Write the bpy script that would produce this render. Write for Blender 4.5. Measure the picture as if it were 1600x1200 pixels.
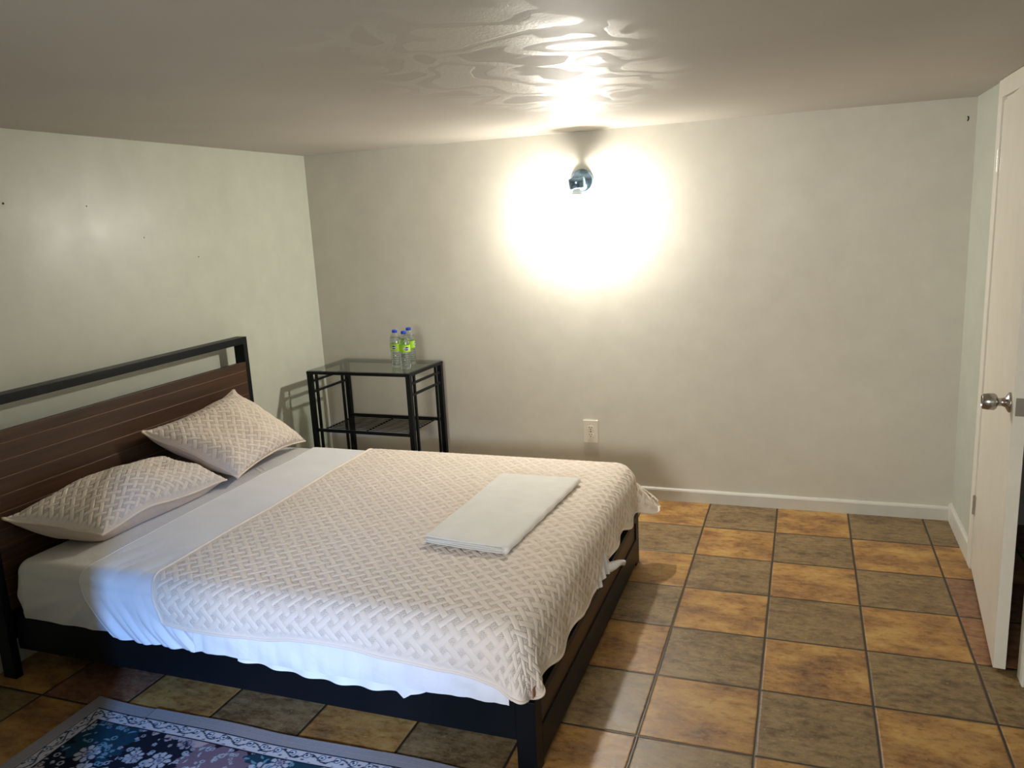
import bpy, bmesh, math, random
import numpy as np
from mathutils import Vector, Matrix

# ------------------------------------------------------------------ clean
for o in list(bpy.data.objects): bpy.data.objects.remove(o)
scn = bpy.context.scene
COL = scn.collection

# ------------------------------------------------------------------ room numbers (metres)
W, H = 3.412, 1.9325            # room width, ceiling height
NEAR = -5.60                    # wall behind the camera
TILE = 0.333

# ------------------------------------------------------------------ camera
cam_d = bpy.data.cameras.new('camera'); cam = bpy.data.objects.new('camera', cam_d); COL.objects.link(cam)
right = Vector((0.936, 0.34825, -0.05086)); 
yaw, pitch, roll = -0.356, 0.205, -0.052
fwd = Vector((math.sin(yaw)*math.cos(pitch), math.cos(yaw)*math.cos(pitch), -math.sin(pitch)))
r0 = Vector((math.cos(yaw), -math.sin(yaw), 0)); u0 = r0.cross(fwd)
rr = r0*math.cos(roll) + u0*math.sin(roll); uu = u0*math.cos(roll) - r0*math.sin(roll)
cam.matrix_world = Matrix(((rr.x, uu.x, -fwd.x, 2.727), (rr.y, uu.y, -fwd.y, -4.090), (rr.z, uu.z, -fwd.z, 1.524), (0, 0, 0, 1)))
cam_d.sensor_width = 36; cam_d.lens = 1247.75/1600*36; cam_d.clip_start = 0.02
scn.camera = cam

# ------------------------------------------------------------------ world, window daylight, exposure
wd = bpy.data.worlds.new('world'); scn.world = wd; wd.use_nodes = True
wd.node_tree.nodes['Background'].inputs[0].default_value = (0.42, 0.62, 1.0, 1)
wd.node_tree.nodes['Background'].inputs[1].default_value = 1.0

def area(name, loc, target, sx, sy, power, col, spread=180):
    l = bpy.data.lights.new(name, 'AREA'); l.shape = 'RECTANGLE'; l.size = sx; l.size_y = sy
    l.energy = power; l.color = col; l.spread = math.radians(spread)
    o = bpy.data.objects.new(name, l); COL.objects.link(o); o.location = loc
    o.rotation_euler = (Vector(target)-Vector(loc)).to_track_quat('-Z', 'Y').to_euler()
    return o
# open sky seen through the window in the wall behind the camera
area('window_daylight', (3.60, NEAR-1.3, 1.90), (2.9, NEAR, 1.30), 0.22, 0.22, 150, (0.22, 0.46, 1.0), 120)
# added frontal fill for the back wall, from an invented opening beside that window
area('added_front_fill', (2.10, NEAR-0.02, 1.56), (2.10, -1.0, .75), 0.80, 0.50, 20, (1.0, 0.96, 0.88), 100)

vs = scn.view_settings
scn.display_settings.display_device = 'sRGB'
vs.view_transform = 'Standard'; vs.look = 'None'; vs.exposure = 0.14; vs.gamma = 1.0; vs.use_curve_mapping = False

# ------------------------------------------------------------------ material helpers
def srgb(r, g, b):
    f = lambda c: (c/255/12.92) if c/255 <= 0.04045 else ((c/255+0.055)/1.055)**2.4
    return (f(r), f(g), f(b), 1)

class Mat:
    def __init__(s, name, col=(.5, .5, .5, 1), rough=.5, metal=0., spec=.5):
        s.m = bpy.data.materials.new(name); s.m.use_nodes = True; s.nt = s.m.node_tree
        s.b = s.nt.nodes['Principled BSDF']
        s.b.inputs['Base Color'].default_value = col; s.b.inputs['Roughness'].default_value = rough
        s.b.inputs['Metallic'].default_value = metal; s.b.inputs['Specular IOR Level'].default_value = spec
        s.tc = None
    def n(s, t, **k):
        nd = s.nt.nodes.new(t)
        for a, v in k.items():
            if a.startswith('i_'): nd.inputs[a[2:].replace('_', ' ')].default_value = v
            else: setattr(nd, a, v)
        return nd
    def l(s, a, b): s.nt.links.new(a, b)
    def co(s, kind='Object'):
        if s.tc is None: s.tc = s.n('ShaderNodeTexCoord')
        return s.tc.outputs[kind]
    def noise(s, scale, detail=4, rough=.55, co=None, stretch=None, dist=0.):
        nd = s.n('ShaderNodeTexNoise'); nd.inputs['Scale'].default_value = scale
        nd.inputs['Detail'].default_value = detail; nd.inputs['Roughness'].default_value = rough
        nd.inputs['Distortion'].default_value = dist
        c = co or s.co()
        if stretch:
            mp = s.n('ShaderNodeMapping'); mp.inputs['Scale'].default_value = stretch; s.l(c, mp.inputs[0]); c = mp.outputs[0]
        s.l(c, nd.inputs['Vector']); return nd.outputs['Fac']
    def ramp(s, fac, stops, interp='LINEAR'):
        nd = s.n('ShaderNodeValToRGB'); cr = nd.color_ramp; cr.interpolation = interp
        while len(cr.elements) < len(stops): cr.elements.new(.5)
        for e, (p, c) in zip(cr.elements, stops):
            e.position = p; e.color = c if hasattr(c, '__len__') else (c, c, c, 1)
        s.l(fac, nd.inputs[0]); return nd.outputs[0]
    def mix(s, fac, a, b, mode='MIX'):
        nd = s.n('ShaderNodeMix', data_type='RGBA', blend_type=mode)
        for i, v in ((0, fac), (6, a), (7, b)):
            if hasattr(v, 'is_linked') or isinstance(v, bpy.types.NodeSocket): s.l(v, nd.inputs[i])
            else: nd.inputs[i].default_value = v
        return nd.outputs[2]
    def math(s, op, a, b=None, c=None, clamp=False):
        nd = s.n('ShaderNodeMath', operation=op, use_clamp=clamp)
        for i, v in enumerate((a, b, c)):
            if v is None: continue
            if isinstance(v, bpy.types.NodeSocket): s.l(v, nd.inputs[i])
            else: nd.inputs[i].default_value = v
        return nd.outputs[0]
    def bump(s, h, strength=.3, dist=.01, prev=None):
        nd = s.n('ShaderNodeBump'); nd.inputs['Strength'].default_value = strength; nd.inputs['Distance'].default_value = dist
        s.l(h, nd.inputs['Height'])
        if prev is not None: s.l(prev, nd.inputs['Normal'])
        s.l(nd.outputs[0], s.b.inputs['Normal']); return nd.outputs[0]
    def base(s, c): s.l(c, s.b.inputs['Base Color'])
    def rough(s, c): s.l(c, s.b.inputs['Roughness'])

def wall_mat(name, c1, c2, rough, bump_d=.0012, stain=None):
    m = Mat(name, rough=rough, spec=.4)
    f = m.noise(1.1, 3, .5)
    col = m.ramp(f, [(.3, c1), (.7, c2)])
    f2 = m.noise(9, 5, .6)
    col = m.mix(.06, col, m.ramp(f2, [(.35, srgb(120, 118, 105)), (.65, srgb(220, 218, 205))]), 'MIX')
    m.base(col)
    a = m.noise(3, 3, .5); b = m.noise(220, 2, .5)
    p = m.bump(a, .35, bump_d*8); m.bump(b, .25, bump_d, p)
    m.rough(m.math('MULTIPLY_ADD', m.noise(6, 3), .22, rough-.11))
    return m.m
M_wback = wall_mat('wall_paint_beige', srgb(204, 200, 188), srgb(212, 209, 197), .42)
M_wleft = wall_mat('wall_paint_sage', srgb(194, 198, 183), srgb(202, 205, 190), .36)
M_wright = wall_mat('wall_paint_grey_green', srgb(186, 192, 180), srgb(194, 198, 186), .45)

def ceiling_mat():
    m = Mat('ceiling_paint', rough=.5, spec=.14)
    m.base(m.ramp(m.noise(1.2, 3), [(.3, srgb(186, 181, 172)), (.7, srgb(196, 191, 182))]))
    geo = m.n('ShaderNodeNewGeometry'); sp = m.n('ShaderNodeSeparateXYZ'); m.l(geo.outputs['Position'], sp.inputs[0])
    # a badly skimmed, trowelled area of plaster in front of the lamp
    px = m.math('DIVIDE', m.math('SUBTRACT', sp.outputs[0], 1.96), .48); py = m.math('DIVIDE', m.math('ADD', sp.outputs[1], 1.75), 1.0)
    d2 = m.math('ADD', m.math('MULTIPLY', px, px), m.math('MULTIPLY', py, py))
    area_ = m.ramp(m.math('ADD', d2, m.math('MULTIPLY', m.math('SUBTRACT', m.noise(3.0, 2), .5), 1.2)), [(.55, 1.), (.95, 0.)])
    tr = m.noise(4.2, 2, .35, stretch=(1.0, .9, 1), dist=.35)
    step = m.math('MULTIPLY', m.ramp(tr, [(.40, 0.), (.42, 1.), (.49, .7), (.50, .1), (.57, .3), (.58, 1.)]), area_)
    fine = m.noise(110, 4, .7)
    p = m.bump(m.noise(1.3, 2, .4), .4, .012)
    p = m.bump(step, .15, .0012, p)
    m.l(m.math('MULTIPLY_ADD', step, .26, .10), m.b.inputs['Specular IOR Level'])
    p = m.bump(m.math('MULTIPLY', fine, step), .7, .0022, p)
    p = m.bump(fine, .25, .0006, p)
    m.rough(m.math('SUBTRACT', .58, m.math('MULTIPLY', step, .24)))
    return m.m
M_ceil = ceiling_mat()

def floor_mat():
    m = Mat('slate_look_floor_tiles', rough=.4, spec=.45)
    geo = m.n('ShaderNodeNewGeometry'); sp = m.n('ShaderNodeSeparateXYZ'); m.l(geo.outputs['Position'], sp.inputs[0])
    x, y = sp.outputs[0], sp.outputs[1]
    wob = m.noise(3, 2, .5, co=geo.outputs['Position'])
    x = m.math('ADD', x, m.math('MULTIPLY', m.math('SUBTRACT', wob, .5), .004))
    tx = m.math('DIVIDE', m.math('SUBTRACT', x, 2.2898-10*TILE), TILE)
    ty = m.math('DIVIDE', m.math('ADD', m.math('MULTIPLY', y, -1), 10*TILE-.3393), TILE)
    ix, iy = m.math('FLOOR', tx), m.math('FLOOR', ty); fx, fy = m.math('FRACT', tx), m.math('FRACT', ty)
    par = m.math('MODULO', m.math('ADD', ix, iy), 2.0)          # 0/1 chequer
    # the cut tiles by the right wall fall out of the chequer
    last = m.math('GREATER_THAN', ix, 12.5); par = m.math('ABSOLUTE', m.math('SUBTRACT', par, last))
    redrow = m.math('MULTIPLY', last, m.math('MULTIPLY', m.math('GREATER_THAN', iy, 10.5), m.math('LESS_THAN', iy, 12.5)))
    # distance to tile edge
    ex = m.math('MINIMUM', fx, m.math('SUBTRACT', 1, fx)); ey = m.math('MINIMUM', fy, m.math('SUBTRACT', 1, fy))
    e = m.math('MINIMUM', ex, ey)
    wn = m.n('ShaderNodeTexWhiteNoise', noise_dimensions='2D'); cb = m.n('ShaderNodeCombineXYZ'); m.l(ix, cb.inputs[0]); m.l(iy, cb.inputs[1]); m.l(cb.outputs[0], wn.inputs[0])
    rnd = wn.outputs['Value']; rc = wn.outputs['Color']
    # per-tile shifted coordinates so that each tile has its own mottling
    vm = m.n('ShaderNodeVectorMath', operation='MULTIPLY_ADD'); m.l(rc, vm.inputs[0]); vm.inputs[1].default_value = (7, 7, 7); m.l(geo.outputs['Position'], vm.inputs[2])
    co = vm.outputs[0]
    n1 = m.noise(5.5, 6, .62, co=co, stretch=(1, 1.7, 1)); n2 = m.noise(26, 6, .7, co=co, stretch=(1, 1.8, 1)); n3 = m.noise(90, 4, .6, co=co)
    brown = m.ramp(n1, [(.28, srgb(82, 61, 38)), (.45, srgb(108, 85, 55)), (.58, srgb(128, 105, 70)), (.75, srgb(102, 77, 46))])
    orange = m.ramp(n1, [(.28, srgb(92, 60, 34)), (.42, srgb(136, 92, 46)), (.55, srgb(168, 124, 62)), (.68, srgb(186, 148, 84)), (.8, srgb(128, 86, 42))])
    red = m.ramp(n1, [(.3, srgb(92, 54, 42)), (.6, srgb(132, 84, 64)), (.8, srgb(110, 72, 52))])
    c = m.mix(par, orange, brown)
    isred = m.math('MAXIMUM', m.math('LESS_THAN', rnd, .07), m.math('MULTIPLY', redrow, .75))
    c = m.mix(isred, c, red)
    c = m.mix(m.math('MULTIPLY', m.ramp(n2, [(.42, 0.), (.62, 1.)]), .42), c, m.mix(.5, c, srgb(206, 180, 132)))
    c = m.mix(m.math('MULTIPLY', m.ramp(n2, [(.30, 1.), (.46, 0.)]), .55), c, srgb(66, 46, 26))
    c = m.mix(m.math('MULTIPLY', m.ramp(n3, [(.60, 0.), (.72, 1.)]), .25), c, srgb(215, 200, 165))
    grout = m.ramp(e, [(.0095, 1.), (.0145, 0.)])
    c = m.mix(grout, c, srgb(52, 42, 32))
    m.base(c)
    hgt = m.ramp(e, [(.006, 0.), (.022, 1.)])
    p = m.bump(hgt, .8, .003); p = m.bump(n1, .25, .003, p); m.bump(n2, .25, .0008, p)
    m.rough(m.math('MULTIPLY_ADD', n2, .25, .30))
    return m.m
M_floor = floor_mat()

M_base = wall_mat('baseboard_paint', srgb(205, 203, 192), srgb(214, 212, 202), .4, .0008)
M_doorp = wall_mat('door_paint_white', srgb(224, 218, 206), srgb(230, 225, 214), .38, .0003)
M_case = wall_mat('casing_paint_white', srgb(226, 222, 210), srgb(232, 228, 218), .35, .0003)
M_dark = Mat('closet_painted_shade', srgb(60, 55, 50), .8).m  # darkness of the unlit closet put into the wall colour

def metal_black():
    m = Mat('black_powder_coated_steel', srgb(9, 13, 17), .42, .0, .22)
    m.bump(m.noise(400, 2), .15, .0004); return m.m
M_black = metal_black()
def wood():
    m = Mat('walnut_stained_wood', rough=.42, spec=.4)
    g = m.noise(14, 7, .62, stretch=(1, .09, 1.6), dist=.4); g2 = m.noise(120, 4, .6, stretch=(1, .03, 1.4))
    c = m.ramp(g, [(.3, srgb(46, 29, 17)), (.5, srgb(64, 41, 24)), (.7, srgb(80, 52, 30))])
    c = m.mix(.3, c, m.ramp(g2, [(.3, srgb(42, 26, 15)), (.7, srgb(92, 60, 37))])); m.base(c)
    m.bump(g2, .12, .0006); return m.m
M_wood = wood()
M_groovelight = Mat('painted_groove_highlight', srgb(128, 86, 54), .5).m  # bevel highlight of the plank grooves, painted as a pale tone

def quilt_mat(name, c1, c2):
    m = Mat(name, rough=.85, spec=.2)
    m.b.inputs['Sheen Weight'].default_value = .15
    uv = m.co('UV')
    at = m.n('ShaderNodeAttribute', attribute_name='stipple')
    mp = m.n('ShaderNodeMapping'); mp.inputs['Rotation'].default_value = (0, 0, math.radians(45)); m.l(uv, mp.inputs[0])
    sp = m.n('ShaderNodeSeparateXYZ'); m.l(mp.outputs[0], sp.inputs[0])
    k = 2*math.pi/.0062
    d = m.math('MULTIPLY', m.math('SINE', m.math('MULTIPLY', sp.outputs[0], k)), m.math('SINE', m.math('MULTIPLY', sp.outputs[1], k)))
    d = m.math('MULTIPLY', d, at.outputs['Fac'])
    p = m.bump(d, .7, .0018)
    m.bump(m.noise(900, 2, co=uv), .2, .0006, p)
    m.base(m.ramp(m.noise(3, 3, co=uv), [(.3, c1), (.7, c2)]))
    return m.m
M_quilt = quilt_mat('cream_quilted_cotton', srgb(226, 212, 196), srgb(230, 217, 203))
def cloth_mat(name, c1, c2, wr=.004, fine=700, rough=.85):
    m = Mat(name, rough=rough, spec=.2); m.b.inputs['Sheen Weight'].default_value = .12
    m.base(m.ramp(m.noise(4, 3), [(.3, c1), (.7, c2)]))
    p = m.bump(m.noise(9, 5, .6, dist=.6), .5, wr); m.bump(m.noise(fine, 2), .15, .0006, p); return m.m
M_sheet = cloth_mat('white_sheet_cotton', srgb(224, 223, 224), srgb(232, 231, 232), .007)
M_fitted = cloth_mat('fitted_sheet_cotton', srgb(205, 203, 200), srgb(214, 212, 209), .006)
M_sham = cloth_mat('plain_sham_backing', srgb(206, 186, 168), srgb(214, 195, 178), .012)
M_pipe = cloth_mat('sham_piping_cloth', srgb(220, 202, 182), srgb(226, 209, 190), .001)
def towel_mat():
    m = Mat('white_terry_cloth', rough=.95, spec=.1); m.b.inputs['Sheen Weight'].default_value = .3
    m.base(m.ramp(m.noise(8, 3), [(.3, srgb(226, 224, 216)), (.7, srgb(234, 232, 225))]))
    p = m.bump(m.noise(260, 4, .7), .6, .0025); m.bump(m.noise(14, 3, .5, stretch=(1, 2.2, 1)), .4, .006, p); return m.m
M_towel = towel_mat()
M_label = Mat('brown_woven_label', srgb(150, 108, 78), .8).m
M_chrome = Mat('blue_grey_polished_steel', (.20, .30, .42, 1), .22, 1.0).m
M_nickel = Mat('brushed_nickel', (.42, .39, .36, 1), .27, 1.0).m
M_plate = Mat('almond_outlet_plastic', srgb(224, 217, 202), .35).m
M_hole = Mat('dark_slot', srgb(22, 19, 16), .7).m
M_hingep = Mat('paint_smeared_hinge_steel', (.45, .43, .38, 1), .4, .8).m
def glass_mat(name, col, rough=0., ior=1.45):
    m = Mat(name, col, rough); m.b.inputs['Transmission Weight'].default_value = 1.; m.b.inputs['IOR'].default_value = ior; return m.m
def thin_glass(name, tint):
    m = Mat(name); nt = m.nt
    tr = m.n('ShaderNodeBsdfTransparent'); tr.inputs[0].default_value = tint
    gl = m.n('ShaderNodeBsdfGlossy'); gl.inputs['Roughness'].default_value = .03
    geo = m.n('ShaderNodeNewGeometry'); dt = m.n('ShaderNodeVectorMath', operation='DOT_PRODUCT')
    m.l(geo.outputs['Incoming'], dt.inputs[0]); m.l(geo.outputs['Normal'], dt.inputs[1])
    fr = m.math('MULTIPLY_ADD', m.math('POWER', m.math('SUBTRACT', 1, m.math('ABSOLUTE', dt.outputs['Value'])), 5.), .92, .04)
    mx = m.n('ShaderNodeMixShader'); m.l(fr, mx.inputs[0]); m.l(tr.outputs[0], mx.inputs[1]); m.l(gl.outputs[0], mx.inputs[2])
    m.l(mx.outputs[0], nt.nodes['Material Output'].inputs[0]); return m.m
M_glass = thin_glass('grey_tinted_table_glass', (.84, .88, .86, 1))
M_pet = thin_glass('clear_bottle_plastic', (.96, .98, .98, 1))
M_water = glass_mat('drinking_water', (.97, .99, 1, 1), 0., 1.33)
M_cap = Mat('blue_cap_plastic', srgb(14, 62, 190), .35).m
M_labelg = Mat('green_bottle_label', srgb(146, 196, 26), .4).m
M_navy = Mat('navy_print', srgb(16, 34, 100), .4).m
M_white = Mat('white_print', srgb(240, 240, 240), .5).m

# ------------------------------------------------------------------ object helpers
def mesh_obj(name, bm, mat, parent=None, smooth=False, loc=None):
    me = bpy.data.meshes.new(name); bm.normal_update(); bm.to_mesh(me); bm.free()
    o = bpy.data.objects.new(name, me); COL.objects.link(o)
    for mm in (mat if isinstance(mat, (list, tuple)) else [mat]): me.materials.append(mm)
    if smooth:
        for p in me.polygons: p.use_smooth = True
    if parent is not None: o.parent = parent
    if loc is not None: o.location = loc
    return o
def tag(o, label=None, cat=None, group=None, kind=None):
    if label: o['label'] = label
    if cat: o['category'] = cat
    if group: o['group'] = group
    if kind: o['kind'] = kind
    return o
def thing(name, label, cat, loc=(0, 0, 0), rotz=0, group=None):
    o = bpy.data.objects.new(name, None); COL.objects.link(o); o.location = loc; o.rotation_euler = (0, 0, rotz)
    o.empty_display_size = .1
    return tag(o, label, cat, group)
def box(bm, x0, x1, y0, y1, z0, z1, bev=0., seg=2):
    g = bmesh.ops.create_cube(bm, size=1)
    vs_ = g['verts']
    for v in vs_: v.co = Vector(((x0+x1)/2+v.co.x*(x1-x0), (y0+y1)/2+v.co.y*(y1-y0), (z0+z1)/2+v.co.z*(z1-z0)))
    if bev > 0:
        es = list({e for v in vs_ for e in v.link_edges})
        bmesh.ops.bevel(bm, geom=es, offset=bev, segments=seg, affect='EDGES', profile=.5)
def bx(*a, **k):
    bm = bmesh.new(); box(bm, *a, **k); return bm
def lathe(bm, prof, seg=32, axis='z', origin=(0, 0, 0), cap=True):
    """prof: list of (r, h)"""
    rings = []
    for r, h in prof:
        ring = []
        for i in range(seg):
            a = 2*math.pi*i/seg; c, s = math.cos(a)*r, math.sin(a)*r
            p = {'z': (c, s, h), 'y': (c, -h, s), 'x': (h, c, s)}[axis]
            ring.append(bm.verts.new(Vector(p)+Vector(origin)))
        rings.append(ring)
    for a, b in zip(rings, rings[1:]):
        for i in range(seg):
            bm.faces.new((a[i], a[(i+1) % seg], b[(i+1) % seg], b[i]))
    if cap:
        bm.faces.new(rings[0][::-1]); bm.faces.new(rings[-1])
def tube(bm, pts, r, seg=8, closed=False):
    pts = [Vector(p) for p in pts]; n = len(pts); rings = []; prev = None
    for i, p in enumerate(pts):
        if closed: t = pts[(i+1) % n]-pts[i-1]
        else: t = pts[min(i+1, n-1)]-pts[max(i-1, 0)]
        t.normalize()
        ref = prev if prev is not None else (Vector((0, 0, 1)) if abs(t.z) < .9 else Vector((1, 0, 0)))
        nrm = (ref-t*ref.dot(t)).normalized(); prev = nrm; bn = t.cross(nrm)
        rings.append([bm.verts.new(p+(nrm*math.cos(2*math.pi*k/seg)+bn*math.sin(2*math.pi*k/seg))*(r[i] if hasattr(r, '__len__') else r)) for k in range(seg)])
    m = n if closed else n-1
    for i in range(m):
        a, b = rings[i], rings[(i+1) % n]
        for k in range(seg): bm.faces.new((a[k], a[(k+1) % seg], b[(k+1) % seg], b[k]))
    if not closed: bm.faces.new(rings[0][::-1]); bm.faces.new(rings[-1])
def fix(bm):
    bmesh.ops.recalc_face_normals(bm, faces=bm.faces[:]); return bm
def struct(name, bm, mat):
    o = mesh_obj(name, bm, mat); o['kind'] = 'structure'; return o

def grid_obj(name, P, mat, parent=None, uv=None, attrs=None, closed_u=False):
    """P: (nu,nv,3) numpy grid"""
    nu, nv = P.shape[:2]
    me = bpy.data.meshes.new(name)
    idx = np.arange(nu*nv).reshape(nu, nv)
    a, b, c, d = idx[:-1, :-1], idx[1:, :-1], idx[1:, 1:], idx[:-1, 1:]
    F = np.stack([a, b, c, d], -1).reshape(-1, 4)
    me.vertices.add(nu*nv); me.vertices.foreach_set('co', P.reshape(-1).astype(np.float32))
    nf = len(F); me.loops.add(nf*4); me.loops.foreach_set('vertex_index', F.reshape(-1).astype(np.int32))
    me.polygons.add(nf); me.polygons.foreach_set('loop_start', np.arange(0, nf*4, 4, dtype=np.int32))
    try: me.polygons.foreach_set('loop_total', np.full(nf, 4, np.int32))
    except Exception: pass
    me.polygons.foreach_set('use_smooth', np.ones(nf, bool))
    me.update(calc_edges=True)
    if uv is not None:
        l = me.uv_layers.new(name='UVMap'); l.data.foreach_set('uv', uv.reshape(-1, 2)[F.reshape(-1)].reshape(-1).astype(np.float32))
    for k, v in (attrs or {}).items():
        if v.ndim == 3:
            at = me.color_attributes.new(k, 'FLOAT_COLOR', 'POINT')
            at.data.foreach_set('color', np.concatenate([v.reshape(-1, 3), np.ones((nu*nv, 1))], 1).reshape(-1).astype(np.float32))
        else:
            at = me.attributes.new(k, 'FLOAT', 'POINT'); at.data.foreach_set('value', v.reshape(-1).astype(np.float32))
    me.validate(); me.materials.append(mat)
    o = bpy.data.objects.new(name, me); COL.objects.link(o)
    if parent is not None: o.parent = parent
    return o
def grid_normals(P):
    du = np.gradient(P, axis=0); dv = np.gradient(P, axis=1)
    n = np.cross(du, dv); return n/np.maximum(np.linalg.norm(n, axis=-1, keepdims=True), 1e-9)
def sm(x, a, b):
    t = np.clip((x-a)/(b-a), 0, 1); return t*t*(3-2*t)
def vnoise(x, y, seed=0):
    """smooth value noise"""
    rs = np.random.RandomState(seed); T = rs.rand(64, 64)
    xi = np.floor(x).astype(int); yi = np.floor(y).astype(int); fx = x-xi; fy = y-yi
    fx = fx*fx*(3-2*fx); fy = fy*fy*(3-2*fy)
    g = lambda i, j: T[i % 64, j % 64]
    return (g(xi, yi)*(1-fx)*(1-fy)+g(xi+1, yi)*fx*(1-fy)+g(xi, yi+1)*(1-fx)*fy+g(xi+1, yi+1)*fx*fy)*2-1
def weave(a, b, c=.0195):
    """basket weave of puffed bars at 45 degrees; returns height 0..1 and stipple mask"""
    u = (a+b)/math.sqrt(2)/c; v = (a-b)/math.sqrt(2)/c
    iu = np.round(u/2)*2; iv = np.round(v/2)*2            # nearest strip centres (even lattice)
    # horizontal strip (runs along u) centred on v=iv
    def strip(p, q):
        iq = np.round(q/2)*2; w = (q-iq)                      # |w|<.5 inside the bar
        # bars are centred on p even where (p+q)/2 is even, length 3
        n = np.round((p/2+iq/2)/2)*2-iq/2; pc = n*2
        l = (p-pc)
        inside = (np.abs(w) < .5) & (np.abs(l) < 1.5)
        hw = np.clip(1-(np.abs(w)/.5)**3.4, 0, 1)**.5; hl = np.clip(1-(np.abs(l)/1.5)**9, 0, 1)**.5
        return np.where(inside, hw*hl, 0)
    h1 = strip(u, v); h2 = strip(v+2, u)
    h = np.maximum(h1, h2)
    st = ((np.abs(u-iu) > .5) & (np.abs(v-iv) > .5)).astype(float)
    h = np.where(h > 0, .12+.88*h, 0)
    eu = (.5-np.abs(np.abs(u-iu)-1)).clip(0, 1); ev = (.5-np.abs(np.abs(v-iv)-1)).clip(0, 1)
    h = np.where(st > 0, .66*sm(np.minimum(eu, ev), 0, .14), h)
    return h, st

# ================================================================== ROOM
bm = bx(-.12, W+1.3, NEAR-.12, .12, -.08, 0); struct('floor', bm, M_floor)
bm = bx(-.12, W+.12, NEAR-.12, .12, H, H+.1); struct('ceiling', bm, M_ceil)
struct('wall_back', bx(-.12, W+1.3, 0, .12, 0, H+.02), M_wback)
struct('wall_left', bx(-.12, 0, NEAR, 0, 0, H), M_wleft)
# right wall with a door opening y -1.385..-.560
DY0, DY1, DZ = -1.385, -.560, 1.868
bm = bmesh.new(); box(bm, W, W+.11, DY1, 0, 0, H); box(bm, W, W+.11, NEAR, DY0, 0, H); box(bm, W, W+.11, DY0, DY1, DZ, H)
struct('wall_right', bm, M_wright)
# wall behind the camera, with a window opening and a second one added for the fill
WX0, WX1, WZ0, WZ1 = 2.66, 3.16, .95, 1.58
bm = bmesh.new(); box(bm, -.12, 1.68, NEAR-.12, NEAR, 0, H); box(bm, 2.52, WX0, NEAR-.12, NEAR, 0, H); box(bm, 1.68, 2.52, NEAR-.12, NEAR, 0, 1.28); box(bm, 1.68, 2.52, NEAR-.12, NEAR, 1.84, H); box(bm, WX1, W+.11, NEAR-.12, NEAR, 0, H)
box(bm, WX0, WX1, NEAR-.12, NEAR, 0, WZ0); box(bm, WX0, WX1, NEAR-.12, NEAR, WZ1, H)
struct('wall_front', bm, M_wback)
bm = bmesh.new()
for a in ((WX0, WX0+.03, WZ0, WZ1), (WX1-.03, WX1, WZ0, WZ1), (WX0+.03, WX1-.03, WZ0, WZ0+.03), (WX0+.03, WX1-.03, WZ1-.03, WZ1)):
    box(bm, a[0], a[1], NEAR-.09, NEAR-.05, a[2], a[3])
struct('window_1', bm, M_case)
bm = bmesh.new()
for a in ((1.68, 1.71, 1.28, 1.84), (2.49, 2.52, 1.28, 1.84), (1.71, 2.49, 1.28, 1.31), (1.71, 2.49, 1.81, 1.84)):
    box(bm, a[0], a[1], NEAR-.09, NEAR-.05, a[2], a[3])
struct('added_fill_window', bm, M_case)  # frame of the invented opening that carries the added fill
# unseen wall end left of the camera, added to cut the daylight's left edge
struct('added_wall_blocker', bx(0, 1.30, NEAR, -3.40, 0, H), M_wleft)
# closet behind the door, coloured dark to stand for its missing light
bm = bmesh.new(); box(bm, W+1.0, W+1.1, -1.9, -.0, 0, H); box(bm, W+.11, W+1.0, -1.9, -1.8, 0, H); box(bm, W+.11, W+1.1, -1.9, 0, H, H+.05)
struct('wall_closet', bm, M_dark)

# baseboards (rounded top edge)
def baseboard(name, p0, p1, nrm, h=.068, t=.014):
    p0, p1, nrm = Vector(p0), Vector(p1), Vector(nrm)
    prof = [(0, 0), (t, 0), (t, h-.012), (t*.85, h-.005), (t*.55, h-.001), (0, h)]
    bm = bmesh.new(); n = 40
    rings = []
    for i in range(n+1):
        p = p0.lerp(p1, i/n); w = .0008*math.sin(i*1.7)
        rings.append([bm.verts.new(p+nrm*(a+(w if a > 0 else 0))+Vector((0, 0, b+(w if b > .02 else 0)))) for a, b in prof])
    for a, b in zip(rings, rings[1:]):
        for k in range(len(prof)): bm.faces.new((a[k], a[(k+1) % len(prof)], b[(k+1) % len(prof)], b[k]))
    bm.faces.new(rings[0]); bm.faces.new(rings[-1][::-1]); fix(bm)
    struct(name, bm, M_base)
baseboard('baseboard_back', (0.014, 0, 0), (W-.014, 0, 0), (0, -1, 0))
baseboard('baseboard_left', (0, NEAR, 0), (0, 0, 0), (1, 0, 0), .085)
baseboard('baseboard_right', (W, 0, 0), (W, -.499, 0), (-1, 0, 0), .085)

# door casing + jamb
bm = bmesh.new()
box(bm, W-.016, W+.002, DY1-.002, -.500, 0, H-.002, bev=.003); box(bm, W-.016, W+.002, DY0-.062, DY0+.002, 0, H-.002, bev=.003)
box(bm, W-.0155, W+.002, DY0+.002, DY1-.002, DZ-.002, H-.002)
struct('trim_1', bm, M_case)
bm = bmesh.new()
box(bm, W+.0005, W+.11, DY1-.014, DY1, 0, DZ); box(bm, W+.0005, W+.11, DY0, DY0+.014, 0, DZ); box(bm, W+.0005, W+.11, DY0+.014, DY1-.014, DZ-.014, DZ)
box(bm, W+.04, W+.05, DY1-.026, DY1-.014, 0, DZ-.014)
struct('trim_2', bm, M_case)

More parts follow.
